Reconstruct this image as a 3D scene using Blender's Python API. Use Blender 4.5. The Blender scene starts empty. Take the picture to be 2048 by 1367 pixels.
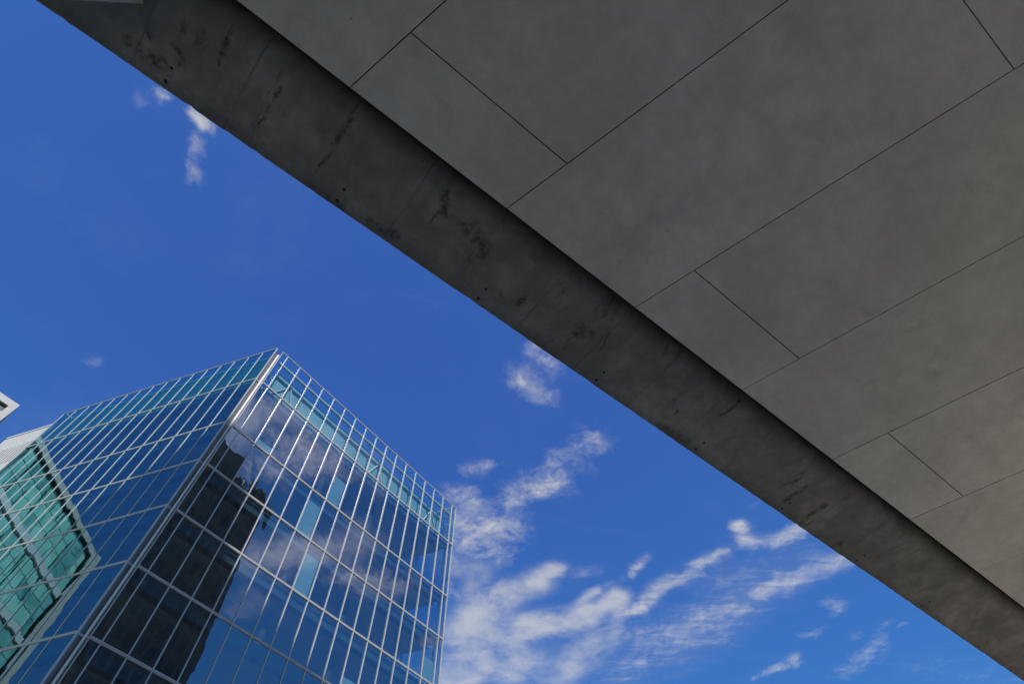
import bpy, math, random
from mathutils import Vector, Matrix

# ------------------------------------------------------------------ camera, sky, sun, exposure
R = math.radians
sc = bpy.context.scene
COL = sc.collection
CAM_Z = 1.6
cam_d = bpy.data.cameras.new("camera"); cam = bpy.data.objects.new("camera", cam_d); COL.objects.link(cam)
cam_d.sensor_width = 36.0; cam_d.lens = 1115.0 / 2048.0 * 36.0
cam_d.clip_start = 0.05; cam_d.clip_end = 8000
cam.matrix_world = Matrix(((0.99955888, 0.02969935, 0.0, 0.0),
                           (0.02589427, -0.87149523, -0.48971986, 0.0),
                           (-0.01454436, 0.48950384, -0.87187984, CAM_Z),
                           (0, 0, 0, 1)))
sc.camera = cam

SUN_AZ, SUN_EL = -60.0, 48.0            # azimuth counted from +x towards +y
sd = bpy.data.lights.new("sun", 'SUN'); sun = bpy.data.objects.new("sun", sd); COL.objects.link(sun)
sd.energy = 4.9; sd.angle = R(0.5); sd.color = (1.0, 0.935, 0.86)
sdir = Vector((math.cos(R(SUN_EL)) * math.cos(R(SUN_AZ)), math.cos(R(SUN_EL)) * math.sin(R(SUN_AZ)), math.sin(R(SUN_EL))))
sun.rotation_euler = sdir.to_track_quat('Z', 'Y').to_euler()
sun.location = (0, 0, 200)

vs = sc.view_settings
vs.view_transform = 'Standard'; vs.look = 'None'; vs.gamma = 1.0; vs.use_curve_mapping = False
vs.exposure = 0.25
sc.cycles.max_bounces = 8; sc.cycles.diffuse_bounces = 3; sc.cycles.glossy_bounces = 5
sc.cycles.transparent_max_bounces = 16; sc.cycles.transmission_bounces = 6
sc.cycles.use_denoising = True

def nd(nt, t, **kw):
    n = nt.nodes.new(t)
    for k, v in kw.items(): setattr(n, k, v)
    return n
def math_n(nt, op, a, b=None, c=None, clamp=False):
    n = nd(nt, 'ShaderNodeMath', operation=op, use_clamp=clamp)
    for i, v in enumerate((a, b, c)):
        if v is None: continue
        if isinstance(v, (int, float)): n.inputs[i].default_value = v
        else: nt.links.new(v, n.inputs[i])
    return n.outputs[0]
def vec_n(nt, op, a, b=None):
    n = nd(nt, 'ShaderNodeVectorMath', operation=op)
    for i, v in enumerate((a, b)):
        if v is None: continue
        if isinstance(v, (tuple, list)): n.inputs[i].default_value = v
        else: nt.links.new(v, n.inputs[i])
    return n
def sstep(nt, v, lo, hi, a=0.0, b=1.0):
    n = nd(nt, 'ShaderNodeMapRange', interpolation_type='SMOOTHSTEP'); n.clamp = True
    nt.links.new(v, n.inputs[0])
    for i, x in zip((1, 2, 3, 4), (lo, hi, a, b)): n.inputs[i].default_value = x
    return n.outputs[0]
def mixc(nt, fac, a, b, blend='MIX'):
    n = nd(nt, 'ShaderNodeMix', data_type='RGBA', blend_type=blend)
    for i, v in ((0, fac), (6, a), (7, b)):
        if isinstance(v, (int, float)): n.inputs[i].default_value = v
        elif isinstance(v, (tuple, list)): n.inputs[i].default_value = (*v[:3], 1)
        else: nt.links.new(v, n.inputs[i])
    return n.outputs[2]
def noise(nt, vec, scale, detail=4, rough=0.55, dist=0.0, out=0):
    n = nd(nt, 'ShaderNodeTexNoise'); n.inputs['Scale'].default_value = scale
    n.inputs['Detail'].default_value = detail; n.inputs['Roughness'].default_value = rough
    n.inputs['Distortion'].default_value = dist
    nt.links.new(vec, n.inputs['Vector']); return n.outputs[out]

# clouds lie on one flat layer; a stroke is a soft capsule on it: ax, ay, bx, by, radius (all per unit of height), weight, -1 soft, 0 grainy, above 0.5 wispy
STROKES = [
   (-0.243, 1.802, -0.112, 1.701, 0.211, 1.0, -1),
   (-0.153, 1.513, -0.074, 1.35, 0.103, 0.95, -1),
   (-0.074, 1.35, 0.029, 1.313, 0.074, 0.95, -1),
   (0.029, 1.313, 0.094, 1.242, 0.038, 1.0, -1),
   (0.094, 1.242, 0.108, 1.276, 0.024, 0.6, -1),
   (0.013, 1.51, 0.171, 1.487, 0.073, 1.35, -1),
   (0.171, 1.487, 0.28, 1.399, 0.049, 1.25, -1),
   (0.175, 1.405, 0.211, 1.363, 0.032, 0.9, -1),
   (0.133, 1.713, 0.255, 1.569, 0.086, 0.85, -1),
   (0.265, 1.557, 0.278, 1.454, 0.035, 0.85, -1),
   (-0.064, 1.639, 0.102, 1.712, 0.126, 0.6, -1),
   (-0.173, 1.205, -0.109, 1.237, 0.08, 0.75, -1),
   (0.306, 1.775, 0.483, 1.692, 0.176, 0.32, -1),
   (-0.114, 1.447, -0.046, 1.542, 0.096, 0.9, -1),
   (-0.137, 1.069, -0.031, 1.095, 0.08, 0.8, 0),
   (-0.156, 1.149, -0.061, 1.2, 0.081, 0.75, 0),
   (-0.19, 1.335, -0.152, 1.379, 0.08, 0.6, 0),
   (0.325, 1.434, 0.404, 1.32, 0.04, 0.95, 0.8),
   (0.278, 1.454, 0.325, 1.434, 0.037, 0.8, 0.8),
   (0.446, 1.326, 0.485, 1.263, 0.035, 1.0, 0.8),
   (0.485, 1.263, 0.544, 1.217, 0.033, 0.95, 0.8),
   (0.556, 1.116, 0.589, 1.172, 0.029, 1.0, 0.9),
   (0.59, 1.181, 0.68, 1.176, 0.03, 1.0, 0.8),
   (0.68, 1.176, 0.75, 1.115, 0.032, 1.05, 0.8),
   (0.358, 1.574, 0.613, 1.469, 0.118, 0.6, 0.6),
   (0.606, 1.425, 0.73, 1.345, 0.077, 0.7, 0.7),
   (0.718, 1.355, 0.868, 1.244, 0.052, 0.7, 0.8),
   (0.319, 1.736, 0.57, 1.56, 0.136, 0.5, 0.6),
   (0.521, 1.325, 0.748, 1.245, 0.105, 0.42, 0.8),
   (0.627, 1.309, 0.685, 1.396, 0.043, 0.5, 0.7),
   (0.303, 1.295, 0.324, 1.227, 0.024, 0.85, 0.6),
   (0.144, 1.278, 0.197, 1.27, 0.034, 0.5, 0.5),
   (0.241, 1.333, 0.267, 1.314, 0.025, 0.4, 0.5),
   (0.579, 1.047, 0.593, 1.022, 0.021, 0.35, 0.5),
   (-0.568, 0.091, -0.557, 0.091, 0.019, 0.75, 0),
   (-0.521, 0.115, -0.514, 0.129, 0.023, 0.95, 0),
   (-0.531, 0.167, -0.554, 0.21, 0.023, 0.75, 0),
   (-0.602, 0.098, -0.579, 0.079, 0.024, 0.45, 0),
   (-0.499, 0.14, -0.501, 0.132, 0.018, 0.5, 0),
   (-0.544, 0.073, -0.533, 0.077, 0.013, 0.4, 0),
   (0.052, 0.589, 0.079, 0.627, 0.039, 0.75, 0),
   (0.02, 0.65, 0.068, 0.697, 0.048, 0.62, 0),
   (-0.007, 0.668, 0.015, 0.656, 0.029, 0.5, 0),
   (0.171, 0.811, 0.19, 0.848, 0.05, 0.72, 0),
   (0.092, 0.882, 0.151, 0.892, 0.055, 0.6, 0),
   (0.138, 0.846, 0.166, 0.825, 0.035, 0.6, 0),
   (-0.12, 0.905, -0.066, 0.894, 0.036, 0.65, 0),
   (-0.143, 0.976, -0.107, 0.985, 0.049, 0.7, 0),
   (-0.004, 0.989, 0.093, 0.969, 0.061, 0.8, 0),
   (0.033, 0.934, 0.104, 0.898, 0.05, 0.55, 0),
   (-0.09, 1.003, -0.029, 1.013, 0.044, 0.45, 0),
   (0.874, 1.426, 0.899, 1.46, 0.041, 0.585, 0),
   (0.925, 1.462, 0.917, 1.484, 0.03, 0.387, 0),
   (0.822, 1.704, 0.838, 1.723, 0.035, 0.688, 0),
   (0.779, 1.759, 0.808, 1.748, 0.03, 0.645, 0),
   (0.73, 1.789, 0.751, 1.771, 0.031, 0.645, 0),
   (1.004, 1.758, 1.064, 1.695, 0.079, 0.533, 0),
   (1.049, 1.644, 1.069, 1.608, 0.046, 0.43, 0),
   (1.058, 1.548, 1.066, 1.539, 0.028, 0.559, 0),
   (1.11, 1.55, 1.119, 1.542, 0.024, 0.602, 0),
   (0.996, 1.588, 1.022, 1.575, 0.041, 0.43, 0),
   (0.839, 1.58, 0.88, 1.568, 0.036, 0.516, 0),
   (1.053, 1.657, 1.08, 1.646, 0.038, 0.473, 0),
   (1.237, 1.756, 1.524, 1.852, 0.141, 0.3, 0.5),
   (-0.879, 0.587, -0.849, 0.579, 0.016, 0.5, 0.6),
   (-0.462, 0.496, -0.159, 0.462, 0.064, 0.14, 0.6),
   (0.057, 1.06, 0.339, 1.143, 0.016, 0.22, 0.6),
   (0.963, -0.336, 0.873, -0.284, 0.06, 0.9, -1),
   (0.873, -0.284, 0.875, -0.197, 0.059, 0.75, -1),
   (1.013, -0.248, 0.933, -0.144, 0.095, 0.85, 0),
   (0.933, -0.144, 0.983, 0.005, 0.083, 0.6, 0),
   (0.904, -0.148, 0.908, 0.037, 0.067, 0.5, 0),
   (0.9, -0.325, 0.931, -0.234, 0.039, 0.7, 0.7),
   (1.336, -0.226, 1.274, -0.118, 0.09, 1.0, -1),
   (1.274, -0.118, 1.205, -0.021, 0.074, 0.95, -1),
   (1.344, -0.016, 1.341, 0.133, 0.077, 0.85, 0),
   (1.5, -0.249, 1.578, -0.282, 0.072, 0.5, -1),
   (1.305, 0.044, 1.397, 0.089, 0.069, 0.6, 0),
   (1.576, 0.282, 1.56, 0.293, 0.048, 0.7, -1),
   (1.488, -0.061, 1.491, -0.033, 0.036, 0.45, 0),
   (1.163, -0.009, 1.174, 0.018, 0.046, 0.5, -1),
]
SKY_STRENGTH = 0.1
CLOUD_RGB = (4.1, 3.95, 4.0)
def build_world():
    w = bpy.data.worlds.new("World"); sc.world = w; w.use_nodes = True
    nt = w.node_tree; L = nt.links.new
    bg = nt.nodes['Background']; bg.inputs[1].default_value = SKY_STRENGTH
    sk = nd(nt, 'ShaderNodeTexSky', sky_type='NISHITA'); sk.sun_disc = False
    sk.sun_elevation = R(SUN_EL); sk.sun_rotation = R(90 - SUN_AZ)
    sk.air_density = 1.0; sk.dust_density = 0.12; sk.ozone_density = 2.0
    sky = mixc(nt, 1.0, sk.outputs[0], (0.44, 0.82, 1.58), 'MULTIPLY')
    ch = nd(nt, 'ShaderNodeSeparateColor'); L(sky, ch.inputs[0]); cm = nd(nt, 'ShaderNodeCombineColor')
    for i, (ref, p) in enumerate(((0.32, 0.45), (0.98, 0.95), (3.6, 0.6))):          # even the sky out towards the horizon
        L(math_n(nt, 'MULTIPLY', math_n(nt, 'POWER', math_n(nt, 'DIVIDE', ch.outputs[i], ref), p), ref), cm.inputs[i])
    sky = cm.outputs[0]
    tc = nd(nt, 'ShaderNodeTexCoord'); sep = nd(nt, 'ShaderNodeSeparateXYZ'); L(tc.outputs['Generated'], sep.inputs[0])
    z = math_n(nt, 'MAXIMUM', sep.outputs[2], 0.03)
    P = nd(nt, 'ShaderNodeCombineXYZ')
    L(math_n(nt, 'DIVIDE', sep.outputs[0], z), P.inputs[0]); L(math_n(nt, 'DIVIDE', sep.outputs[1], z), P.inputs[1])
    # ragged outlines: warp the layer coordinates
    def warp(p, scale, amt, detail):
        c = noise(nt, p, scale, detail, 0.6, out=1)
        d = vec_n(nt, 'SUBTRACT', c, (0.5, 0.5, 0.5)).outputs[0]
        s = nd(nt, 'ShaderNodeVectorMath', operation='SCALE'); L(d, s.inputs[0]); s.inputs[3].default_value = amt
        return vec_n(nt, 'ADD', p, s.outputs[0]).outputs[0]
    p1 = warp(P.outputs[0], 5.0, 0.06, 4)
    p2 = warp(p1, 20.0, 0.03, 3)
    flat = vec_n(nt, 'MULTIPLY', p2, (1, 1, 0)).outputs[0]
    def acc(sel, S):                                    # S carries the layer position in x, y and the sum so far in z
        for ax, ay, bx, by, rad, wgt, kind in STROKES:
            if not sel(kind): continue
            ba = (bx - ax, by - ay, 0); l2 = ba[0] ** 2 + ba[1] ** 2
            pa = nd(nt, 'ShaderNodeVectorMath', operation='MULTIPLY_ADD'); L(S, pa.inputs[0]); pa.inputs[1].default_value = (1, 1, 0); pa.inputs[2].default_value = (-ax, -ay, 0)
            pa = pa.outputs[0]
            t = math_n(nt, 'MULTIPLY', vec_n(nt, 'DOT_PRODUCT', pa, (ba[0] / l2, ba[1] / l2, 0)).outputs[1], 1.0, clamp=True)
            s = nd(nt, 'ShaderNodeVectorMath', operation='SCALE'); s.inputs[0].default_value = ba; L(t, s.inputs[3])
            v = vec_n(nt, 'SUBTRACT', pa, s.outputs[0]).outputs[0]
            m = math_n(nt, 'EXPONENT', math_n(nt, 'MULTIPLY_ADD', vec_n(nt, 'DOT_PRODUCT', v, v).outputs[1], -3.3 / rad ** 2, 3 * math.log(wgt)))
            z1 = nd(nt, 'ShaderNodeVectorMath', operation='SCALE'); z1.inputs[0].default_value = (0, 0, 1); L(m, z1.inputs[3])
            S = vec_n(nt, 'ADD', S, z1.outputs[0]).outputs[0]
        sp = nd(nt, 'ShaderNodeSeparateXYZ'); L(S, sp.inputs[0])
        return math_n(nt, 'POWER', sp.outputs[2], 1 / 3)
    puffy = acc(lambda k: k == 0, flat)
    wispy = acc(lambda k: k >= 0.5, flat)
    flat2 = vec_n(nt, 'MULTIPLY', warp(warp(P.outputs[0], 3.2, 0.13, 3), 13.0, 0.035, 4), (1, 1, 0)).outputs[0]
    soft = acc(lambda k: k == -1, flat2)
    n1 = noise(nt, p1, 12.0, 12, 0.70, 0.35)
    n3 = noise(nt, p2, 34.0, 8, 0.68, 0.5)
    nn = math_n(nt, 'ADD', math_n(nt, 'MULTIPLY', n1, 0.66), math_n(nt, 'MULTIPLY', n3, 0.34))
    ns = math_n(nt, 'ADD', math_n(nt, 'MULTIPLY', noise(nt, p1, 6.5, 6, 0.55, 0.4), 0.62), math_n(nt, 'MULTIPLY', n1, 0.38))
    dens_s = sstep(nt, math_n(nt, 'MULTIPLY', math_n(nt, 'MINIMUM', soft, 1.15), math_n(nt, 'MULTIPLY_ADD', ns, 3.4, -0.78)), 0.10, 1.38, 0.0, 0.88)
    # the thicker the cloud, the fewer holes in it
    lo = math_n(nt, 'MULTIPLY_ADD', math_n(nt, 'MINIMUM', puffy, 1.1), -0.30, 0.56)
    e = math_n(nt, 'DIVIDE', math_n(nt, 'SUBTRACT', nn, lo), 0.30, clamp=True)
    dens_p = math_n(nt, 'MULTIPLY', math_n(nt, 'MULTIPLY', e, math_n(nt, 'SQRT', e)), sstep(nt, puffy, 0.03, 0.85))
    def streaks(ang, sx, sy, dist):
        mp = nd(nt, 'ShaderNodeMapping'); mp.inputs['Rotation'].default_value = (0, 0, R(ang)); mp.inputs['Scale'].default_value = (sx, sy, 1)
        L(p1, mp.inputs[0]); return noise(nt, mp.outputs[0], 7.0, 12, 0.66, dist)
    n2 = math_n(nt, 'ADD', math_n(nt, 'MULTIPLY', streaks(48, 1.0, 3.2, 0.7), 0.6), math_n(nt, 'MULTIPLY', streaks(-10, 2.2, 0.9, 0.9), 0.4))
    lo2 = math_n(nt, 'MULTIPLY_ADD', math_n(nt, 'MINIMUM', wispy, 1.1), -0.27, 0.53)
    e2 = math_n(nt, 'DIVIDE', math_n(nt, 'SUBTRACT', n2, lo2), 0.34, clamp=True)
    dens_w = math_n(nt, 'MULTIPLY', math_n(nt, 'POWER', e2, 1.4), sstep(nt, wispy, 0.02, 0.75))
    haze_ = math_n(nt, 'MULTIPLY', sstep(nt, wispy, 0.1, 0.9), 0.16)
    dens_w = math_n(nt, 'MAXIMUM', dens_w, haze_)
    veil = sstep(nt, noise(nt, p1, 2.2, 5, 0.6), 0.5, 0.95, 0.0, 0.10)
    dens = math_n(nt, 'MAXIMUM', math_n(nt, 'MAXIMUM', math_n(nt, 'MAXIMUM', dens_p, dens_w), veil), dens_s)
    dens = math_n(nt, 'MULTIPLY', dens, sstep(nt, sep.outputs[2], 0.06, 0.2))
    dens = math_n(nt, 'MULTIPLY', dens, 0.92)
    lit = nd(nt, 'ShaderNodeVectorMath', operation='MULTIPLY_ADD'); L(sk.outputs[0], lit.inputs[0])
    lit.inputs[1].default_value = (0.55, 0.55, 0.45); lit.inputs[2].default_value = CLOUD_RGB      # clouds nearer the sun are brighter
    sd_ = vec_n(nt, 'DOT_PRODUCT', tc.outputs['Generated'], tuple(sdir)).outputs[1]
    hot = mixc(nt, sstep(nt, sd_, 0.45, 0.95), (0, 0, 0), (3.0, 3.2, 5.0))
    w.cycles.sampling_method = "MANUAL"; w.cycles.sample_map_resolution = 512
    L(mixc(nt, dens, sky, vec_n(nt, 'ADD', lit.outputs[0], hot).outputs[0]), bg.inputs[0])
build_world()

# ------------------------------------------------------------------ materials
def new_mat(name):
    m = bpy.data.materials.new(name); m.use_nodes = True
    nt = m.node_tree; b = nt.nodes['Principled BSDF']
    return m, nt, b
def plain(name, rgb, rough=0.5, metal=0.0, var=0.12, scale=1.5, bump=0.0):
    m, nt, b = new_mat(name)
    tc = nd(nt, 'ShaderNodeTexCoord')
    n = noise(nt, tc.outputs['Object'], scale, 6, 0.6)
    f = math_n(nt, 'MULTIPLY_ADD', n, 2 * var, 1 - var)
    v = nd(nt, 'ShaderNodeVectorMath', operation='SCALE'); v.inputs[0].default_value = rgb; nt.links.new(f, v.inputs[3])
    nt.links.new(v.outputs[0], b.inputs['Base Color'])
    b.inputs['Roughness'].default_value = rough; b.inputs['Metallic'].default_value = metal
    if bump:
        bp = nd(nt, 'ShaderNodeBump'); bp.inputs['Strength'].default_value = 0.4; bp.inputs['Distance'].default_value = bump
        nt.links.new(noise(nt, tc.outputs['Object'], scale * 12, 5), bp.inputs['Height']); nt.links.new(bp.outputs[0], b.inputs['Normal'])
    return m

def glass_mat(name, tint, refl_tint, r0, wave, wscale=0.55):
    m = bpy.data.materials.new(name); m.use_nodes = True
    nt = m.node_tree; nt.nodes.remove(nt.nodes['Principled BSDF']); out = nt.nodes['Material Output']
    tr = nd(nt, 'ShaderNodeBsdfTransparent'); tr.inputs[0].default_value = (*tint, 1)
    gl = nd(nt, 'ShaderNodeBsdfGlossy'); gl.inputs['Roughness'].default_value = 0.0; gl.inputs[0].default_value = (*refl_tint, 1)
    ge = nd(nt, 'ShaderNodeNewGeometry')
    c = math_n(nt, 'ABSOLUTE', vec_n(nt, 'DOT_PRODUCT', ge.outputs['Incoming'], ge.outputs['Normal']).outputs[1])
    fac = math_n(nt, 'MULTIPLY_ADD', math_n(nt, 'POWER', math_n(nt, 'SUBTRACT', 1.0, c, clamp=True), 4.0), 1 - r0, r0)   # coated glass mirrors alike from both sides
    tc = nd(nt, 'ShaderNodeTexCoord')
    bp = nd(nt, 'ShaderNodeBump'); bp.inputs['Strength'].default_value = 1.0; bp.inputs['Distance'].default_value = wave
    nt.links.new(noise(nt, tc.outputs['Object'], wscale, 2, 0.45), bp.inputs['Height'])
    nt.links.new(bp.outputs[0], gl.inputs['Normal'])
    mx = nd(nt, 'ShaderNodeMixShader'); nt.links.new(fac, mx.inputs[0])
    nt.links.new(tr.outputs[0], mx.inputs[1]); nt.links.new(gl.outputs[0], mx.inputs[2])
    nt.links.new(mx.outputs[0], out.inputs['Surface'])
    return m
def clear_mat(name):
    m = bpy.data.materials.new(name); m.use_nodes = True
    nt = m.node_tree; nt.nodes.remove(nt.nodes['Principled BSDF'])
    tr = nd(nt, 'ShaderNodeBsdfTransparent'); tr.inputs[0].default_value = (0.97, 0.99, 0.98, 1)
    nt.links.new(tr.outputs[0], nt.nodes['Material Output'].inputs['Surface'])
    return m

def concrete_soffit():
    m, nt, b = new_mat("soffit_concrete"); L = nt.links.new
    tc = nd(nt, 'ShaderNodeTexCoord'); o = tc.outputs['Object']
    big = noise(nt, o, 1.1, 6, 0.62, 0.25); mid = noise(nt, o, 4.2, 8, 0.68, 0.2); fine = noise(nt, o, 70, 3, 0.7)
    v = math_n(nt, 'ADD', math_n(nt, 'MULTIPLY', sstep(nt, big, 0.3, 0.7), 0.42), math_n(nt, 'MULTIPLY', sstep(nt, mid, 0.28, 0.72), 0.36))
    v = math_n(nt, 'ADD', v, math_n(nt, 'MULTIPLY_ADD', fine, 0.55, -0.16))
    base = mixc(nt, v, (0.455, 0.408, 0.345), (0.715, 0.643, 0.548))
    # faint trowel smears and a few darker damp-looking patches with an outline of their own
    mp = nd(nt, 'ShaderNodeMapping'); mp.inputs['Rotation'].default_value = (0, 0, R(20)); mp.inputs['Scale'].default_value = (1.0, 3.5, 1); L(o, mp.inputs[0])
    base = mixc(nt, sstep(nt, noise(nt, mp.outputs[0], 1.3, 7, 0.66, 0.3), 0.56, 0.72, 0.0, 0.35), base, (0.40, 0.365, 0.31))
    pm = sstep(nt, noise(nt, o, 0.95, 6, 0.62, 0.5), 0.61, 0.67)
    pm = math_n(nt, 'MULTIPLY', pm, math_n(nt, 'MULTIPLY', noise(nt, o, 5.0, 6, 0.7), 0.6))
    base = mixc(nt, pm, base, (0.36, 0.328, 0.28))
    # every cast panel row has its own shade
    sx = nd(nt, 'ShaderNodeSeparateXYZ'); L(o, sx.inputs[0])
    row = math_n(nt, 'FLOOR', math_n(nt, 'DIVIDE', math_n(nt, 'ADD', math_n(nt, 'MULTIPLY_ADD', sx.outputs[1], 0.272, sx.outputs[0]), 1.0135 - 1.54 * 0.272), 2.272))
    wr = nd(nt, 'ShaderNodeTexWhiteNoise', noise_dimensions='1D'); L(row, wr.inputs['W'])
    base = mixc(nt, math_n(nt, 'MULTIPLY', wr.outputs[0], 0.16), base, (0.34, 0.31, 0.265))
    # tiny air holes
    vo = nd(nt, 'ShaderNodeTexVoronoi'); vo.inputs['Scale'].default_value = 2.9; L(o, vo.inputs['Vector'])
    hole = sstep(nt, vo.outputs['Distance'], 0.018, 0.036, 1.0, 0.0)
    base = mixc(nt, math_n(nt, 'MULTIPLY', hole, 0.75), base, (0.14, 0.14, 0.135))
    L(base, b.inputs['Base Color']); b.inputs['Roughness'].default_value = 0.8
    b.inputs['Specular IOR Level'].default_value = 0.25
    bp = nd(nt, 'ShaderNodeBump'); bp.inputs['Strength'].default_value = 0.25; bp.inputs['Distance'].default_value = 0.004
    L(noise(nt, o, 9, 6, 0.65), bp.inputs['Height']); L(bp.outputs[0], b.inputs['Normal'])
    return m

# dark stains and spalls on the strip: capsules ax, ay, bx, by, radius in the overpass's own metres
STAINS = [
    (0.53, 1.93, 0.71, 2.19, 0.065),
    (1.07, 2.10, 1.42, 2.25, 0.109),
    (0.83, 2.16, 1.07, 2.10, 0.054),
    (0.63, 2.38, 0.62, 2.09, 0.027),
    (3.27, 2.31, 3.43, 2.32, 0.111),
    (3.26, 2.46, 3.35, 2.43, 0.064),
    (-3.27, 2.74, -2.84, 2.73, 0.077),
    (-2.83, 2.46, -2.70, 2.59, 0.044),
    (-2.40, 2.00, -2.35, 2.31, 0.032),
    (-3.14, 2.48, -3.09, 2.54, 0.043),
    (-0.01, 2.86, 0.34, 2.80, 0.067),
    (-0.88, 2.96, -0.43, 2.93, 0.077),
    (2.28, 2.37, 2.28, 2.60, 0.037),
    (10.20, 2.77, 10.21, 3.23, 0.072),
    (8.48, 2.70, 8.52, 2.29, 0.054),
    (9.14, 2.99, 9.16, 2.34, 0.057),
    (6.11, 2.14, 6.19, 1.59, 0.037),
    (12.03, 3.11, 12.71, 3.09, 0.160),
    (5.48, 2.88, 6.08, 2.89, 0.093),
    (-1.70, 2.10, -1.70, 2.63, 0.023),
    (-0.84, 1.89, -0.89, 2.61, 0.030),
]
def concrete_deck():
    m, nt, b = new_mat("board_marked_concrete"); L = nt.links.new
    tc = nd(nt, 'ShaderNodeTexCoord'); o = tc.outputs['Object']
    sep = nd(nt, 'ShaderNodeSeparateXYZ'); L(o, sep.inputs[0]); X, Y = math_n(nt, 'MULTIPLY', sep.outputs[0], 7.55 / 7.25), math_n(nt, 'MULTIPLY', sep.outputs[1], 7.55 / 7.25)
    big = noise(nt, o, 0.9, 5, 0.6, 0.5); mid = noise(nt, o, 3.2, 7, 0.65, 0.6)
    v = math_n(nt, 'ADD', math_n(nt, 'MULTIPLY', big, 0.6), math_n(nt, 'MULTIPLY', mid, 0.4))
    base = mixc(nt, sstep(nt, v, 0.35, 0.68), (0.18, 0.161, 0.138), (0.335, 0.302, 0.257))
    # shutter boards: lines every 1.18 m across the strip, each board its own shade
    bi = math_n(nt, 'DIVIDE', math_n(nt, 'SUBTRACT', X, 0.25), 1.18)
    wob = math_n(nt, 'MULTIPLY_ADD', noise(nt, o, 2.0, 4, 0.7), 0.05, -0.025)
    fr = math_n(nt, 'FRACT', math_n(nt, 'ADD', bi, wob))
    edge = math_n(nt, 'MINIMUM', fr, math_n(nt, 'SUBTRACT', 1.0, fr))
    wn = nd(nt, 'ShaderNodeTexWhiteNoise', noise_dimensions='1D'); L(math_n(nt, 'FLOOR', math_n(nt, 'ADD', bi, wob)), wn.inputs['W'])
    base = mixc(nt, math_n(nt, 'MULTIPLY', wn.outputs[0], 0.22), base, (0.18, 0.168, 0.138))
    brk = sstep(nt, noise(nt, o, 2.6, 4, 0.6), 0.38, 0.6)
    line = math_n(nt, 'MULTIPLY', sstep(nt, edge, 0.004, 0.017, 1, 0), math_n(nt, 'MULTIPLY_ADD', brk, 0.45, 0.06))
    base = mixc(nt, line, base, (0.09, 0.088, 0.083))
    # rough black spalls and runs, stretched across the boards
    mp = nd(nt, 'ShaderNodeMapping'); mp.inputs['Scale'].default_value = (2.6, 0.85, 1); mp.inputs['Rotation'].default_value = (0, 0, 0.25); L(o, mp.inputs[0])
    sp = noise(nt, mp.outputs[0], 1.5, 9, 0.72, 0.9)
    zone = sstep(nt, noise(nt, o, 0.7, 3, 0.5), 0.47, 0.60)
    spall = math_n(nt, 'MULTIPLY', sstep(nt, sp, 0.57, 0.66), zone)
    base = mixc(nt, math_n(nt, 'MULTIPLY', spall, 0.75), base, (0.075, 0.073, 0.07))
    st = math_n(nt, 'MULTIPLY', sstep(nt, noise(nt, mp.outputs[0], 0.9, 5, 0.6, 0.4), 0.50, 0.68), 0.5)
    base = mixc(nt, st, base, (0.16, 0.15, 0.128))
    wv = nd(nt, 'ShaderNodeVectorMath', operation='MULTIPLY_ADD'); L(noise(nt, o, 5.0, 6, 0.7, out=1), wv.inputs[0])
    wv.inputs[1].default_value = (0.22, 0.22, 0); wv.inputs[2].default_value = (-0.11, -0.11, 0)
    wp = vec_n(nt, 'MULTIPLY', vec_n(nt, 'ADD', o, wv.outputs[0]).outputs[0], (1, 1, 0)).outputs[0]
    tot = None
    for ax, ay, bx, by, rr in STAINS:
        pa = vec_n(nt, 'SUBTRACT', wp, (ax, ay, 0)).outputs[0]; ba = (bx - ax, by - ay, 0); l2 = ba[0] ** 2 + ba[1] ** 2
        t = math_n(nt, 'DIVIDE', vec_n(nt, 'DOT_PRODUCT', pa, ba).outputs[1], l2, clamp=True)
        s_ = nd(nt, 'ShaderNodeVectorMath', operation='SCALE'); s_.inputs[0].default_value = ba; L(t, s_.inputs[3])
        dd = vec_n(nt, 'LENGTH', vec_n(nt, 'SUBTRACT', pa, s_.outputs[0]).outputs[0]).outputs[1]
        q = sstep(nt, dd, rr * 0.3, rr * 1.5, 1, 0)
        tot = q if tot is None else math_n(nt, 'MAXIMUM', tot, q)
    sn = noise(nt, o, 11.0, 6, 0.7)
    base = mixc(nt, math_n(nt, 'MULTIPLY', tot, sstep(nt, sn, 0.38, 0.62, 0.15, 0.85)), base, (0.06, 0.056, 0.048))
    # grime along the drip edge
    gr = math_n(nt, 'ADD', Y, math_n(nt, 'MULTIPLY_ADD', noise(nt, o, 1.6, 7, 0.7), 0.9, -0.45))
    base = mixc(nt, sstep(nt, gr, 2.82, 3.2, 0, 0.75), base, (0.10, 0.097, 0.09))
    # pairs of tie holes
    hx = math_n(nt, 'SUBTRACT', math_n(nt, 'FRACT', math_n(nt, 'ADD', math_n(nt, 'DIVIDE', math_n(nt, 'SUBTRACT', X, 1.85), 2.37), 0.5)), 0.5)
    hx = math_n(nt, 'MULTIPLY', hx, 2.37)
    for y0, rr in ((2.80, 0.021), (2.985, 0.024)):
        d = nd(nt, 'ShaderNodeCombineXYZ'); L(hx, d.inputs[0]); L(math_n(nt, 'SUBTRACT', Y, y0), d.inputs[1])
        ln = vec_n(nt, 'LENGTH', d.outputs[0]).outputs[1]
        base = mixc(nt, sstep(nt, ln, rr * 0.75, rr * 1.25, 0.95, 0), base, (0.02, 0.02, 0.02))
    # pale lime specks
    vo = nd(nt, 'ShaderNodeTexVoronoi'); vo.inputs['Scale'].default_value = 3.1; L(o, vo.inputs['Vector'])
    wh = math_n(nt, 'MULTIPLY', sstep(nt, vo.outputs['Distance'], 0.02, 0.045, 0.5, 0), sstep(nt, noise(nt, o, 1.1, 3), 0.56, 0.64))
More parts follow.
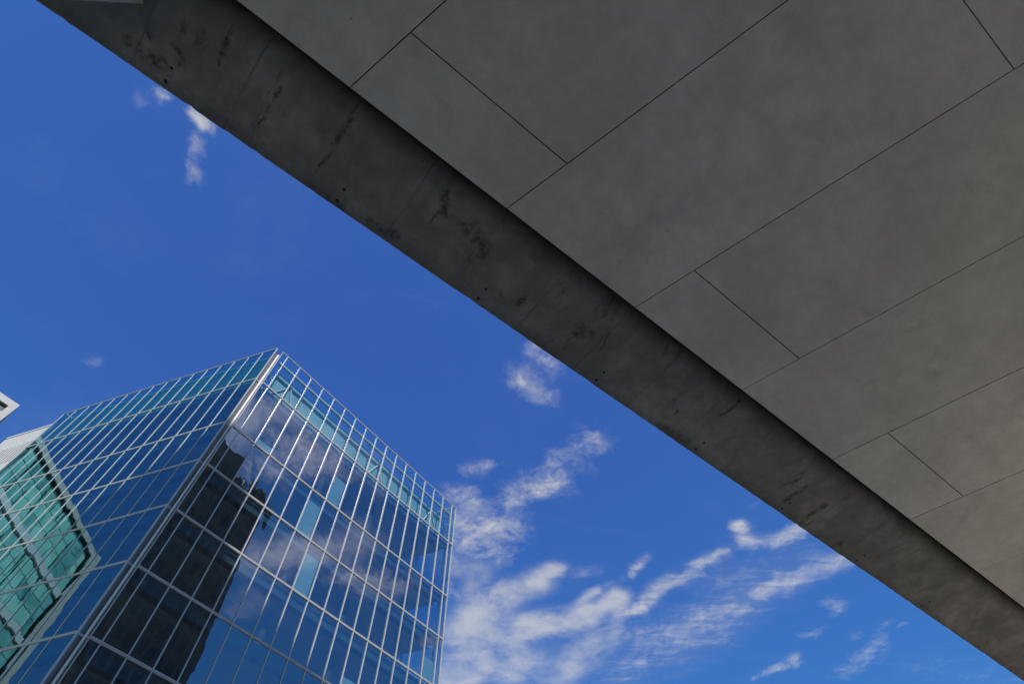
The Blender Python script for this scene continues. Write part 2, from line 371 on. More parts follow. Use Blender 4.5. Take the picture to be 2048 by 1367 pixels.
    base = mixc(nt, wh, base, (0.6, 0.59, 0.56))
    L(base, b.inputs['Base Color']); b.inputs['Roughness'].default_value = 0.9; b.inputs['Specular IOR Level'].default_value = 0.15
    bp = nd(nt, 'ShaderNodeBump'); bp.inputs['Strength'].default_value = 0.5; bp.inputs['Distance'].default_value = 0.012
    hgt = math_n(nt, 'SUBTRACT', math_n(nt, 'MULTIPLY', mid, 0.5), math_n(nt, 'ADD', math_n(nt, 'MULTIPLY', line, 0.6), spall))
    L(hgt, bp.inputs['Height']); L(bp.outputs[0], b.inputs['Normal'])
    return m

def paving_mat():
    m, nt, b = new_mat("plaza_paving"); L = nt.links.new
    tc = nd(nt, 'ShaderNodeTexCoord')
    br = nd(nt, 'ShaderNodeTexBrick'); br.inputs['Scale'].default_value = 1.0; br.inputs['Mortar Size'].default_value = 0.008
    br.inputs['Brick Width'].default_value = 0.9; br.inputs['Row Height'].default_value = 0.6
    br.inputs['Color1'].default_value = (0.53, 0.48, 0.375, 1); br.inputs['Color2'].default_value = (0.48, 0.435, 0.34, 1); br.inputs['Mortar'].default_value = (0.3, 0.28, 0.25, 1)
    L(tc.outputs['Object'], br.inputs['Vector'])
    base = mixc(nt, math_n(nt, 'MULTIPLY', noise(nt, tc.outputs['Object'], 0.3, 6), 0.35), br.outputs['Color'], (0.46, 0.43, 0.36))
    L(base, b.inputs['Base Color']); b.inputs['Roughness'].default_value = 0.8
    return m

def rib_mat():
    return plain("white_ribbed_metal", (0.47, 0.47, 0.475), 0.55, 0, 0.04, 0.8)

def teal_mat(name, a, bcol):
    m, nt, b = new_mat(name); L = nt.links.new
    tc = nd(nt, 'ShaderNodeTexCoord')
    oi = nd(nt, 'ShaderNodeObjectInfo')
    n = noise(nt, tc.outputs['Object'], 0.35, 4, 0.6, 1.2)
    base = mixc(nt, sstep(nt, n, 0.35, 0.65), a, bcol)
    L(base, b.inputs['Base Color']); b.inputs['Roughness'].default_value = 0.12
    bp = nd(nt, 'ShaderNodeBump'); bp.inputs['Strength'].default_value = 1; bp.inputs['Distance'].default_value = 0.01
    L(noise(nt, tc.outputs['Object'], 0.6, 2), bp.inputs['Height']); L(bp.outputs[0], b.inputs['Normal'])
    return m

M = {}
M['soffit'] = concrete_soffit(); M['deck'] = concrete_deck(); M['paving'] = paving_mat()
M['alu'] = plain("white_aluminium", (0.37, 0.375, 0.39), 0.42, 0.0, 0.06, 2.0)
M['alu_dull'] = plain("grey_aluminium", (0.34, 0.35, 0.37), 0.4, 0.3, 0.06, 2.0)
M['steel'] = plain("brushed_steel", (0.50, 0.51, 0.53), 0.28, 0.9, 0.08, 3.0)
M['dark_metal'] = plain("dark_anodised_metal", (0.13, 0.135, 0.145), 0.3, 0.2, 0.1, 2.0)
M['pipe'] = plain("satin_white_pipe", (0.60, 0.61, 0.63), 0.22, 0.0, 0.05, 2.0)
M['glass_r'] = glass_mat("blue_coated_glass", (0.50, 0.66, 0.72), (0.84, 0.87, 1.0), 0.28, 0.006)
M['glass_l'] = glass_mat("blue_green_glass", (0.30, 0.52, 0.55), (0.60, 0.92, 1.0), 0.19, 0.0042)
M['glass_top'] = glass_mat("clear_parapet_glass", (0.76, 0.90, 0.94), (0.8, 0.92, 1.0), 0.12, 0.006)
M['glass_back'] = glass_mat("rear_glass", (0.55, 0.72, 0.80), (0.8, 0.9, 0.95), 0.08, 0.004)
M['clear'] = clear_mat("glass_edge")
M['spandrel'] = plain("spandrel_blue", (0.055, 0.10, 0.135), 0.5, 0, 0.15, 0.6)
M['ceiling'] = plain("office_ceiling", (0.20, 0.21, 0.22), 0.8, 0, 0.1, 0.6)
M['column'] = plain("dark_column", (0.05, 0.052, 0.055), 0.8, 0, 0.1, 0.6)
M['floor'] = plain("office_floor", (0.10, 0.10, 0.11), 0.8, 0, 0.1, 0.6)
M['core'] = plain("office_core_wall", (0.12, 0.125, 0.13), 0.8, 0, 0.1, 0.6)
M['blind'] = plain("pale_roller_blind", (0.32, 0.45, 0.48), 0.9, 0, 0.06, 3.0)
M['screen'] = plain("teal_plant_screen", (0.145, 0.265, 0.335), 0.55, 0, 0.30, 0.5)
M['screen_green'] = plain("green_plant_screen", (0.07, 0.33, 0.27), 0.5, 0, 0.35, 0.35)
M['roofing'] = plain("roof_deck", (0.25, 0.25, 0.25), 0.9)
M['rib'] = rib_mat()
M['slot'] = plain("slot_dark", (0.05, 0.05, 0.055), 0.8)
M['pale'] = plain("pale_stone_cladding", (0.34, 0.345, 0.35), 0.7, 0, 0.06, 1.0)
M['white'] = plain("white_louvre_paint", (0.80, 0.80, 0.80), 0.5, 0, 0.03, 2.0)
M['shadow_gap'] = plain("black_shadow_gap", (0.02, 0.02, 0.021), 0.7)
M['teal_a'] = teal_mat("teal_glass_light", (0.20, 0.49, 0.43), (0.33, 0.64, 0.59))
M['teal_b'] = teal_mat("teal_glass_mid", (0.11, 0.33, 0.29), (0.22, 0.48, 0.45))
M['teal_c'] = teal_mat("teal_glass_deep", (0.05, 0.20, 0.20), (0.18, 0.46, 0.44))
M['band'] = plain("grey_floor_band", (0.42, 0.47, 0.50), 0.5, 0, 0.06, 1.0)
M['dark_stone'] = plain("dark_stone", (0.085, 0.077, 0.074), 0.7, 0, 0.25, 0.25)
M['dark_glass'] = plain("dark_window_glass", (0.03, 0.035, 0.04), 0.1, 0, 0.3, 0.3)
M['plant'] = plain("roof_plant_grey", (0.16, 0.16, 0.165), 0.6)

# ------------------------------------------------------------------ builders
class MB:
    """collects faces in world coordinates; build() links them as one mesh object"""
    def __init__(s): s.v = []; s.f = []; s.m = []
    def hexa(s, p, mats=None):
        b = len(s.v); s.v += [tuple(q) for q in p]
        for i, q in enumerate(((0, 3, 2, 1), (4, 5, 6, 7), (0, 1, 5, 4), (1, 2, 6, 5), (2, 3, 7, 6), (3, 0, 4, 7))):
            s.f.append([b + k for k in q]); s.m.append(mats[i] if mats else 0)
    def prism(s, poly, z0, z1, mi=0):
        n = len(poly); b = len(s.v)
        s.v += [(x, y, z0) for x, y in poly] + [(x, y, z1) for x, y in poly]
        s.f.append([b + i for i in reversed(range(n))]); s.f.append([b + n + i for i in range(n)]); s.m += [mi, mi]
        for i in range(n):
            j = (i + 1) % n; s.f.append([b + i, b + j, b + n + j, b + n + i]); s.m.append(mi)
    def tube(s, a, c, r, n=12, r2=None):
        a, c = Vector(a), Vector(c); ax = (c - a).normalized()
        u = ax.orthogonal().normalized(); w = ax.cross(u); r2 = r if r2 is None else r2; b = len(s.v)
        for k in range(n):
            t = 2 * math.pi * k / n; e = u * math.cos(t) + w * math.sin(t); s.v.append(tuple(a + e * r))
        for k in range(n):
            t = 2 * math.pi * k / n; e = u * math.cos(t) + w * math.sin(t); s.v.append(tuple(c + e * r2))
        s.f.append([b + k for k in reversed(range(n))]); s.f.append([b + n + k for k in range(n)]); s.m += [0, 0]
        for k in range(n):
            j = (k + 1) % n; s.f.append([b + k, b + j, b + n + j, b + n + k]); s.m.append(0)
    def build(s, name, mats, parent=None, smooth=False):
        me = bpy.data.meshes.new(name); inv = parent_inv(parent)
        me.from_pydata([tuple(inv @ Vector(q)) for q in s.v], [], s.f)
        for m in (mats if isinstance(mats, (list, tuple)) else [mats]): me.materials.append(m)
        me.polygons.foreach_set('material_index', s.m)
        bm = __import__('bmesh').new(); bm.from_mesh(me)
        __import__('bmesh').ops.recalc_face_normals(bm, faces=bm.faces); bm.to_mesh(me); bm.free()
        if smooth: me.polygons.foreach_set('use_smooth', [True] * len(me.polygons))
        me.update()
        o = bpy.data.objects.new(name, me); COL.objects.link(o)
        if parent: o.parent = parent
        return o
ROOTS = {}
def parent_inv(p):
    while p is not None and p.parent is not None: p = p.parent
    return ROOTS[p.name] if p is not None else Matrix.Identity(4)
def thing(name, label, cat, loc, az=0.0, group=None):
    o = bpy.data.objects.new(name, None); COL.objects.link(o); o.empty_display_size = 0.5
    o.location = loc; o.rotation_euler = (0, 0, R(az)); o['label'] = label; o['category'] = cat
    if group: o['group'] = group
    ROOTS[o.name] = (Matrix.Translation(Vector(loc)) @ Matrix.Rotation(R(az), 4, 'Z')).inverted()
    return o
class Frame:
    """a vertical face: s runs along it, d outwards, z up (z counted from the camera's height)"""
    def __init__(s, o, az, out):
        s.o = Vector((o[0], o[1])); s.u = Vector((math.cos(R(az)), math.sin(R(az))))
        n = Vector((-s.u.y, s.u.x)); s.n = n if n.dot(Vector(out)) > 0 else -n
    def p(s, a, d, z): q = s.o + s.u * a + s.n * d; return (q.x, q.y, z + CAM_Z)
    def xy(s, a, d): q = s.o + s.u * a + s.n * d; return (q.x, q.y)
    def box(s, mb, a0, a1, d0, d1, z0, z1, mats=None):
        mb.hexa([s.p(a0, d0, z0), s.p(a1, d0, z0), s.p(a1, d1, z0), s.p(a0, d1, z0),
                 s.p(a0, d0, z1), s.p(a1, d0, z1), s.p(a1, d1, z1), s.p(a0, d1, z1)], mats)
CAMI = cam.matrix_world.inverted()
def frame_area(pts):
    """how large a polygon shows in the photograph (only decides which panes are parts of their own)"""
    q = []
    for p in pts:
        c = CAMI @ Vector(p)
        if c.z > -0.1: return 0
        q.append((min(1.0, max(-1.0, c.x / -c.z / 0.9184)), min(0.667, max(-0.667, c.y / -c.z / 0.9184))))
    return abs(sum(q[i][0] * q[(i + 1) % len(q)][1] - q[(i + 1) % len(q)][0] * q[i][1] for i in range(len(q)))) / 2
rnd = random.Random(7)

# ------------------------------------------------------------------ ground
g = MB(); g.hexa([(-3000, -3000, -0.5), (3000, -3000, -0.5), (3000, 3000, -0.5), (-3000, 3000, -0.5), (-3000, -3000, 0), (3000, -3000, 0), (3000, 3000, 0), (-3000, 3000, 0)])
go = g.build("ground", M['paving']); go['kind'] = 'structure'

# ------------------------------------------------------------------ concrete overpass (local x along it, local y towards the glass building)
BAZ = 39.65
bu = Vector((math.cos(R(BAZ)), math.sin(R(BAZ)))); bn = Vector((-bu.y, bu.x))
def BP(x, y, z): return (bu.x * x + bn.x * y, bu.y * x + bn.y * y, z + CAM_Z)
HS, HD = 7.0, 7.25                       # undersides of soffit and deck above the camera
BY0 = -7.0
bridge = thing("concrete_overpass", "grey concrete overpass seen from below, panelled soffit and stained outer edge strip", "overpass", (0, 0, 0), BAZ)
# deck with a slightly ragged outer edge
rb = random.Random(3)
EDGE = 3.085 * HD / 7.55
xs = [-30.0]
while xs[-1] < 60: xs.append(xs[-1] + (0.07 if -8 < xs[-1] < 18 else 1.0))
prof = []
w1 = 0.0
for x in xs:
    w1 = w1 * 0.6 + rb.uniform(-1, 1) * 0.0035
    chip = -rb.uniform(0.003, 0.011) if rb.random() < 0.07 else 0
    prof.append(EDGE + w1 + chip)
d = MB(); n = len(xs)
ARC = [(1.96 - 0.30 * math.sin(R(t)), HD + 0.3 - 0.3 * math.cos(R(t))) for t in range(90, -1, -9)]     # rounded inner lip above the soffit's edge
for x, y in zip(xs, prof):
    d.v += [BP(x, BY0 - 0.3, HD + 0.3)] + [BP(x, *a) for a in ARC] + [BP(x, y - 0.02, HD), BP(x, y, HD + 0.02), BP(x, EDGE, HD + 0.8), BP(x, BY0 - 0.3, HD + 0.8)]
K = len(ARC) + 5
for i in range(n - 1):
    for k in range(K):
        a, b2 = i * K + k, i * K + (k + 1) % K
        d.f.append([a, b2, b2 + K, a + K]); d.m.append(0)
d.f.append(list(range(K))); d.f.append([(n - 1) * K + k for k in reversed(range(K))]); d.m += [0, 0]
dk = d.build("deck_slab", M['deck'], bridge)
dk.data.polygons.foreach_set('use_smooth', [0 < (k % K) <= len(ARC) - 1 for k in range(len(dk.data.polygons))])
# hung soffit: skewed panels with open joints, one mesh
TJ = (math.cos(R(-35.1 - BAZ)), math.sin(R(-35.1 - BAZ)))      # joint direction in the local frame
PX0, PW, EY, GAP = -1.0135, 2.272, 1.54, 0.007
sf = MB()
def panel(k, t0, t1):
    x0 = PX0 + PW * k + GAP; x1 = PX0 + PW * (k + 1) - GAP
    dz = rb.uniform(-0.003, 0.003)
    def q(x, t, z): return BP(x + TJ[0] * t, EY + TJ[1] * t, z)
    sf.hexa([q(x0, t0, HS + dz), q(x1, t0, HS + dz), q(x1, t1, HS + dz), q(x0, t1, HS + dz),
             q(x0, t0, HS + 0.07), q(x1, t0, HS + 0.07), q(x1, t1, HS + 0.07), q(x0, t1, HS + 0.07)])
TMAX = (EY - BY0) / -TJ[1]
for k in range(-14, 26):
    cuts = [0.0] + ([0.92] if k % 2 == 0 else [5.01]) + [TMAX]
    for a, b2 in zip(cuts[:-1], cuts[1:]): panel(k, a + (GAP if a else 0), b2 - (GAP if b2 < TMAX else 0))
sf.build("soffit", M['soffit'], bridge)
# hidden girder between soffit and deck, and the piers that carry it
gd = MB(); g0, g1 = HS + 0.075, HD + 0.297
gd.hexa([BP(-30, -6.9, g0), BP(60, -6.9, g0), BP(60, 1.535, g0), BP(-30, 1.535, g0), BP(-30, -6.9, g1), BP(60, -6.9, g1), BP(60, 1.53, g1), BP(-30, 1.53, g1)])
gd.build("girder", M['deck'], bridge)
for px in (-22, 34):
    pm = MB()
    for y in (-4.6,):
        ring = []
        for k in range(16):
            t = 2 * math.pi * k / 16; q = BP(px + 0.6 * math.cos(t), -2.6 + 1.6 * math.sin(t), 0); ring.append(q[:2])
        pm.prism(ring, 0, HS + CAM_Z - 0.004)
    pm.build("pier", M['deck'], bridge)
# pale drain box under the deck at the upper left
dr = MB()
dz0, dz1 = HD - 0.16, HD - 0.002
f = dz0
a1 = Vector((-0.5582, -0.0480)) * f; a0 = Vector((-0.6513, -0.0549)) * f; e = (a0 - a1).normalized(); nn = Vector((e.y, -e.x)); nn = nn if nn.y < 0 else -nn
ring = [a1, a1 + e * 1.2, a1 + e * 1.2 + nn * 0.5, a1 + Vector((0.11, -0.05)) * 2.0 + nn * 0.4]
dr.prism([(q.x, q.y) for q in ring], dz0 + CAM_Z, dz1 + CAM_Z)
dr.build("drain_box", M['pale'], bridge)

# ------------------------------------------------------------------ glass office building
CR, CL = Vector((-19.798, 23.855)), Vector((-20.198, 23.444))
AR, AL = 54.77, 163.5
FR, FL = Frame(CR, AR, (0.8, -0.6)), Frame(CL, AL, (-0.28, -0.96))
LR, LL = 23.36, 21.80
ZT = [41.85, 37.15, 31.58, 27.67, 23.78, 19.88, 16.0, 12.1, 8.2, 4.3, 0.4, -1.6]
SR = [0.0] + [0.57 + 1.3888 * k for k in range(17)] + [LR]
SL = [1.3625 * k for k in range(17)]
gb = thing("glass_building", "tall glass office building with white mullions and a sharp corner facing the overpass", "building", (CR.x, CR.y, 0))
# glazing
panes = []
for F, S, key in ((FR, SR, 'r'), (FL, SL, 'l')):
    for zi in range(len(ZT) - 1):
        for si in range(len(S) - 1):
            a0, a1 = S[si] + 0.026, S[si + 1] - 0.026
            z0, z1 = ZT[zi + 1] + 0.058, ZT[zi] - (0.058 if zi else 0.028)
            q = [F.p(a0, 0, z0), F.p(a1, 0, z0), F.p(a1, 0, z1), F.p(a0, 0, z1)]
            panes.append((frame_area(q), F, key, zi, a0, a1, z0, z1))
order = sorted(range(len(panes)), key=lambda i: -panes[i][0])
single = set(order[:100])
rest = MB()
def pane_into(mb, P, mbase=0):
    ar, F, key, zi, a0, a1, z0, z1 = P
    amp = 0.005 if P[2] == 'r' else 0.003
    j = [rnd.uniform(-amp, amp) for _ in range(4)]
    fr = {('r', 0): 0, ('l', 0): 1}.get((key, zi), 0 if key == 'r' else 1)
    mi = 2 if zi == 0 and key == 'r' else fr
    mb.hexa([F.p(a0, -0.03, z0), F.p(a1, -0.03, z0), F.p(a1, j[0], z0), F.p(a0, j[1], z0),
             F.p(a0, -0.03, z1), F.p(a1, -0.03, z1), F.p(a1, j[2], z1), F.p(a0, j[3], z1)], [3, 3, 3, 3, mi, 3])
GM = [M['glass_r'], M['glass_l'], M['glass_top'], M['clear']]
for i, P in enumerate(panes):
    if i in single:
        mb = MB(); pane_into(mb, P); mb.build("window_pane", GM, gb)
    else: pane_into(rest, P)
ro = rest.build("window_panes", GM, gb); ro['kind'] = 'stuff'
# mullions and transoms
for F, S in ((FR, SR), (FL, SL)):
    for i, s in enumerate(S):
        mb = MB(); w = (0.025 if F is FR else 0.021) if i else 0.02
        F.box(mb, s - w, s + w, -0.08, (0.07 if F is FR else 0.03) if i else 0.025, -1.6, 41.855)
        mb.build("mullion", M['alu'], gb)
for F, S, ln in ((FR, SR, LR), (FL, SL, LL)):
    tp = 0.06 if F is FR else 0.035
    for zi, z in enumerate(ZT[:-1]):
        mb = MB()
        for a, b2 in zip(S[:-1], S[1:]):
            a += 0.031; b2 -= 0.031
            if zi == 0: F.box(mb, a, b2, -0.06, 0.05, z - 0.03, z + 0.015)
            else:
                F.box(mb, a, b2, -0.07, tp, z + 0.016, z + 0.060); F.box(mb, a, b2, -0.07, tp, z - 0.060, z - 0.016)
                F.box(mb, a, b2, -0.06, tp - 0.035, z - 0.0155, z + 0.0155)
        mb.build("transom", M['alu'], gb)
# corner notch: folded metal lining, round pipe, bracket at each floor
mid = (CR + CL) / 2; inw = Vector((-0.328, 0.945)); apex = mid + inw * 0.34
def strip(p, q, th):
    dv = (q - p).normalized(); nv = Vector((-dv.y, dv.x)) * th
    return [(p.x, p.y), (q.x, q.y), (q.x + nv.x, q.y + nv.y), (p.x + nv.x, p.y + nv.y)]
lin = MB()
e1 = (apex - CL).normalized(); e2 = (apex - CR).normalized()
lin.prism(strip(CL + e1 * 0.06, apex, 0.03), 0, 41.4 + CAM_Z); lin.prism(strip(apex + Vector((0.002, 0.004)), CR + e2 * 0.06, 0.03), 0, 41.402 + CAM_Z)
lin.build("corner_lining", M['dark_metal'], gb)
pc = mid + inw * 0.19 + Vector((0.03, 0.03))
pp = MB(); pp.tube((pc.x, pc.y, 0), (pc.x, pc.y, 41.35 + CAM_Z), 0.078, 20); pipe = pp.build("corner_pipe", M['pipe'], gb, smooth=True)
for z in ZT[1:-1]:
    mb = MB()
    for a, b2 in ((CL, pc), (pc, CR)):
        mb.prism(strip(a + Vector((0.0, 0.02)), b2 + Vector((0.0, 0.02)), 0.05), z - 0.05 + CAM_Z, z + 0.05 + CAM_Z)
    mb.build("corner_bracket", M['alu_dull'], pipe)
# plan of the interior
uR, uL = FR.u, FL.u
def plan(inset):
    n1, n2 = FR.n, FL.n
    def off(o, u, n, o2, u2, m):                         # intersection of the two inset lines
        A = Matrix(((u.x, -u2.x), (u.y, -u2.y))); rhs = (o2 - m * inset) - (o - n * inset)
        t = A.inverted() @ rhs; return o - n * inset + u * t[0]
    c0 = off(CR, uR, n1, CL, uL, n2)
    far = CR + uR * (LR - inset); c1 = far - n1 * inset; lf = CL + uL * (LL - inset); c3 = lf - n2 * inset
    c2 = c1 + uL * (LL - inset)
    return [(q.x, q.y) for q in (c0, c1, c2, c3)]
pin = plan(0.32); pin2 = plan(0.75)
for zi, z in enumerate(ZT[1:-1]):
    mb = MB(); mb.prism(pin, z - 0.38 + CAM_Z, z - 0.02 + CAM_Z); mb.build("floor_slab", M['floor'] if zi else M['roofing'], gb)
    mb = MB(); mb.prism(pin2, z - 0.84 + CAM_Z, z - 0.80 + CAM_Z); mb.build("ceiling", M['ceiling'], gb)
    for F, ln in ((FR, LR), (FL, LL)):
        mb = MB(); F.box(mb, 0.35, ln - 0.05, -0.30, -0.24, z - 0.74, z - 0.08)
        F.box(mb, 0.35, ln - 0.05, -0.34, -0.22, z - 0.80, z - 0.745)
        mb.build("spandrel_panel", M['spandrel'], gb)
cen = (Vector(pin[0]) + Vector(pin[1]) + Vector(pin[2]) + Vector(pin[3])) / 4
cr = MB(); cr.prism([tuple(cen + (Vector(q) - cen) * 0.42) for q in pin], 0, 36.7 + CAM_Z); cr.build("core_wall", M['core'], gb)
for s in (3.35, 8.9, 14.46, 20.02):
    mb = MB(); q = FR.xy(s, -1.6); mb.tube((q[0], q[1], 0), (q[0], q[1], 36.3 + CAM_Z), 0.26, 14); mb.build("interior_column", M['column'], gb, smooth=True)
for s in (5.45, 10.9, 16.35):
    mb = MB(); q = FL.xy(s, -1.6); mb.tube((q[0], q[1], 0), (q[0], q[1], 36.3 + CAM_Z), 0.26, 14); mb.build("interior_column", M['column'], gb, smooth=True)
# the two far sides are glazed too
FB1 = Frame(CR + uR * LR, AL, FL.n * -1); FB2 = Frame(CL + uL * LL, AR, FR.n * -1)
for F, ln in ((FB1, LL), (FB2, LR)):
    mb = MB()
    for za, zb in zip(ZT[1:], ZT[:-1]):
        F.box(mb, 0.05, ln - 0.05, -0.06, -0.03, za + 0.07, zb - 0.07, [1, 1, 1, 1, 0, 1])
    mb.build("rear_glazing", [M['glass_back'], M['clear']], gb)
    mb = MB()
    k = 0.7
    while k < ln - 0.5:
        F.box(mb, k - 0.03, k + 0.03, -0.14, 0.06, -1.6, 41.8); k += 2.78
    for z in ZT[:-1]: F.box(mb, 0.04, ln - 0.04, -0.13, 0.04, z - 0.06, z + 0.06)
    mb.build("rear_frame", M['alu_dull'], gb)
# roof storey behind the parapet glass
mb = MB()
s = 0.9
while s < LR - 1.2:
    e_ = min(s + 2.74, LR - 1.0); FR.box(mb, s, e_, -1.07, -1.0, 37.3, 40.7); s += 2.78
mb.build("plant_screen", M['screen'], gb)
mb = MB(); FL.box(mb, 0.5, LL - 0.2, -0.50, -0.44, 37.3, 41.55); mb.build("plant_screen", M['screen_green'], gb)
mb = MB(); FR.box(mb, 0.3, LR - 0.3, -0.42, -0.22, 40.72, 40.94); rail = mb.build("parapet_rail", M['alu_dull'], gb)
mb = MB(); FR.box(mb, 0.3, LR - 0.3, -1.25, -1.12, 39.55, 39.70); mb.build("parapet_rail", M['alu_dull'], gb)
for s in SR[1:-1]:
    mb = MB(); FR.box(mb, s - 0.05, s + 0.05, -0.45, -0.09, 40.60, 40.71); mb.build("rail_bracket", M['alu'], rail)
for s0, s1 in ((0.9, 2.5), (3.7, 2.5), (12.0, 13.4), (14.8, 13.4), (19.5, 20.9), (22.3, 20.9)):
    mb = MB(); p0, p1 = FR.p(s0, -0.95, 37.2), FR.p(s1, -0.95, 40.2); mb.tube(p0, p1, 0.09, 8); mb.build("roof_brace", M['alu_dull'], gb)
# blinds drawn down in a few offices
for a0, a1, z0, z1 in ((8.93, 10.26, 31.9, 34.5), (7.54, 8.87, 27.85, 30.8), (8.93, 10.26, 23.95, 26.85), (14.49, 15.82, 20.0, 20.9), (20.05, 21.38, 20.1, 22.4), (21.43, 22.74, 24.0, 25.6), (1.99, 3.32, 31.8, 32.4)):
    mb = MB(); FR.box(mb, a0, a1, -0.22, -0.19, z0, z1); mb.build("roller_blind", M['blind'], gb)

# ------------------------------------------------------------------ white ribbed building behind the left end of the glass
o = FL.xy(LL, 0)
wb = thing("ribbed_metal_building", "white building clad in vertical metal ribs behind the left end of the glass building", "building", (o[0], o[1], 0))
mb = MB()
W0, W1, WT = LL + 0.10, 27.54, 40.98
FL.box(mb, W0, W1, -12.0, -0.34, -1.6, WT)
s = W0 + 0.02
while s < W1 - 0.1:
    FL.box(mb, s, s + 0.29, -0.341, -0.29, -1.6, WT - 0.16); s += 0.34
FL.box(mb, W0, W1 + 0.02, -0.339, -0.24, WT - 0.157, WT + 0.04)
rw = mb.build("wall", M['rib'], wb)
for k in range(10):
    mb = MB(); s = 22.42 + k * 0.42; FL.box(mb, s, s + 0.07, -0.35, -0.282, 36.1, 38.8 - 0.02 * k); mb.build("vent_slot", M['slot'], rw)

# ------------------------------------------------------------------ teal glass building with a pale frame, mostly out of the picture on the left
TO = (-48.49, 30.97); TA = 54.0; FT = Frame(TO, TA, (0.81, -0.59)); TL = 20.3; TT = 45.4
tb = thing("pale_framed_building", "building with pale stone frame, dark recess and white louvres at the left picture edge", "building", (TO[0], TO[1], 0), TA)
mb = MB()
FT.box(mb, -TL, 0, -16, -0.605, -1.6, 44.6)
mb.build("wall", M['shadow_gap'], tb)
mb = MB()
FT.box(mb, -TL, 0, -16.2, 0, 44.71, TT); FT.box(mb, -0.58, 0, -16.2, 0, -1.6, 44.708); FT.box(mb, -TL, -TL + 0.9, -1.3, 0, -1.6, 44.708)
fr_ = mb.build("stone_frame", M['pale'], tb)
mb = MB(); FT.box(mb, -TL + 0.002, -0.003, -1.5, -0.30, TT + 0.002, TT + 0.10); mb.build("roof_edge", M['pale'], fr_)
mb = MB(); FT.box(mb, -0.62, -0.582, -0.603, -0.15, -1.6, 44.66); FT.box(mb, -TL + 0.9, -0.585, -0.603, -0.12, 44.662, 44.707); FT.box(mb, -TL + 0.905, -TL + 0.945, -0.603, -0.12, -1.6, 44.66); mb.build("shade_lining", M['shadow_gap'], fr_)  # black lining added to paint shade under and beside the frame
# white louvres in the corner bay
lv = MB(); z = -1.4
while z < 44.6:
    FT.box(lv, -2.2, -0.625, -0.60, -0.48, z, min(z + 0.19, 44.65)); z += 0.215
FT.box(lv, -2.2, -0.63, -0.604, -0.53, -1.6, 44.65)
lv.build("louvre", M['white'], tb)
# storeys of teal panes with grey floor bands
rt = random.Random(11)
zb = [44.5, 39.5, 34.35, 29.2, 24.0, 18.8, 13.6, 8.4, 3.2]
cols = [-19.3 + 1.83 * k for k in range(10)]
pane_n = 0; trest = MB(); TM = [M['teal_a'], M['teal_b'], M['teal_c'], M['shadow_gap']]
for zi in range(len(zb) - 1):
    top, bot = zb[zi] - (0.55 if zi else 0.0), zb[zi + 1] + 0.45
    mb = MB(); FT.box(mb, -TL + 0.95, -2.25, -1.0, -0.18, zb[zi + 1] - 0.40, zb[zi + 1] + 0.30); mb.build("floor_band", M['band'], tb)
    rows = 3; h = (top - bot) / rows
    for ci in range(len(cols) - 1):
        sm = rt.choices((0, 1, 2), (5, 4, 2))[0]
        for r_ in range(rows):
            mi = sm if rt.random() < 0.6 else rt.choice((0, 1, 2))
            j = [rt.uniform(-0.012, 0.012) for _ in range(4)]
            a0, a1, z0, z1 = cols[ci] + (0.15 if ci % 2 == 0 else 0.06), cols[ci + 1] - 0.06, bot + h * r_ + 0.045, bot + h * (r_ + 1) - 0.045
            tgt = MB() if zi < 3 else trest
            tgt.hexa([FT.p(a0, -0.6, z0), FT.p(a1, -0.6, z0), FT.p(a1, -0.38 + j[0], z0), FT.p(a0, -0.38 + j[1], z0),
                      FT.p(a0, -0.6, z1), FT.p(a1, -0.6, z1), FT.p(a1, -0.38 + j[2], z1), FT.p(a0, -0.38 + j[3], z1)], [mi] * 6)
            if zi < 3: tgt.build("window_pane", TM, tb)
tr_ = trest.build("window_panes", TM, tb); tr_['kind'] = 'stuff'
# slatted white screen on the roof edge
mb = MB()
for k in range(5): FT.box(mb, -12.0, -2.06, -1.0, -0.94, TT + 0.14 + 0.11 * k, TT + 0.19 + 0.11 * k)
FT.box(mb, -2.05, -1.93, -1.05, -0.90, TT + 0.101, TT + 0.66)
for k in range(1, 6): FT.box(mb, -2.0 - 2 * k, -1.9 - 2 * k, -1.05, -1.001, TT + 0.101, TT + 0.64)
mb.build("roof_railing", M['white'], tb)

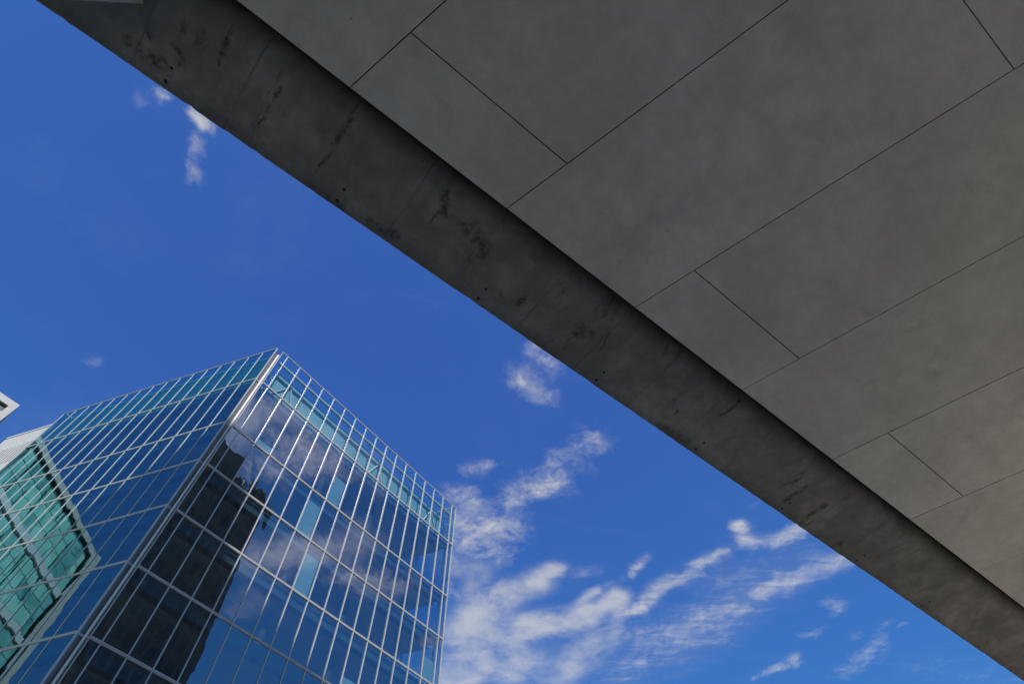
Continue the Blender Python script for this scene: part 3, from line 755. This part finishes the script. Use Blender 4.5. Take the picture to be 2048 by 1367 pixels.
# ------------------------------------------------------------------ two dark stone towers across the plaza: one is mirrored in the glass, the other, unseen, is added to throw a shadow on it
def stone_tower(label, o, az, u0, u1, depth, H, houses, units, masts):
    F = Frame(o, az, (-0.64, 0.77))
    t = thing("stone_tower", label, "tower", (o[0], o[1], 0), az)
    mb = MB(); F.box(mb, u0, u1, -depth, 0, -1.6, H)
    z = H - 0.9
    while z > 0:
        F.box(mb, u0, u1, -0.02, 0.12, z, z + 0.5); z -= 3.9
    s = u0
    while s < u1 - 0.6:
        F.box(mb, s, s + 0.62, -0.03, 0.08, -1.6, H - 0.91); s += 2.1
    wl = mb.build("wall", M['dark_stone'], t)
    for a0, a1, d0, d1, z1 in houses:
        mb = MB(); F.box(mb, a0, a1, d0, d1, H + 0.003, z1); mb.build("penthouse", M['dark_stone'], t)
    z = H - 3.9
    while z > H - 70 and z > 2:
        mb = MB(); s = u0 + 0.62
        while s < u1 - 1.5:
            F.box(mb, s + 0.02, s + 1.46, -0.10, 0.03, z + 0.05, z + 2.4); s += 2.1
        mb.build("window_row", M['dark_glass'], t); z -= 3.9
    for s, w, h in units:
        mb = MB(); F.box(mb, s, s + w, -2.4, -0.6, H + 0.003, H + h)
        q = F.p(s + w / 2, -1.4, H + h + 0.003); mb.tube(q, (q[0], q[1], q[2] + 0.6), w * 0.42, 12, w * 0.3); mb.build("roof_plant", M['plant'], wl)
    for s, h in masts:
        mb = MB(); q = F.p(s, -0.8, H + 0.003); mb.tube(q, (q[0], q[1], q[2] + h), 0.10, 6, 0.04); mb.build("antenna", M['plant'], wl)
    return t
stone_tower("dark stone tower with roof plant and masts, mirrored in the glass beside the corner", (52.8, 11.8), 40.0, -24.0, 2.5, 16, 90.0,
            ((-24, -9.4, -14, -0.3, 93.2), (-20.0, -13.0, -12, -1.5, 94.4)),
            ((-8.6, 1.2, 0.9), (-6.6, 1.8, 1.3), (-4.6, 1.2, 1.9), (-3.0, 1.5, 1.0), (-1.2, 1.2, 1.5), (0.6, 1.3, 0.9)), ((-7.2, 4.2), (2.1, 3.4)))
stone_tower("unseen dark stone tower added south of the overpass to cast a shadow on glass corner", (13.7, -23.1), 40.0, -14.0, 9.5, 14, 88.7,
            ((-14.0, -3.2, -12, -0.02, 97.0),), ((2.0, 1.4, 0.6),), ())
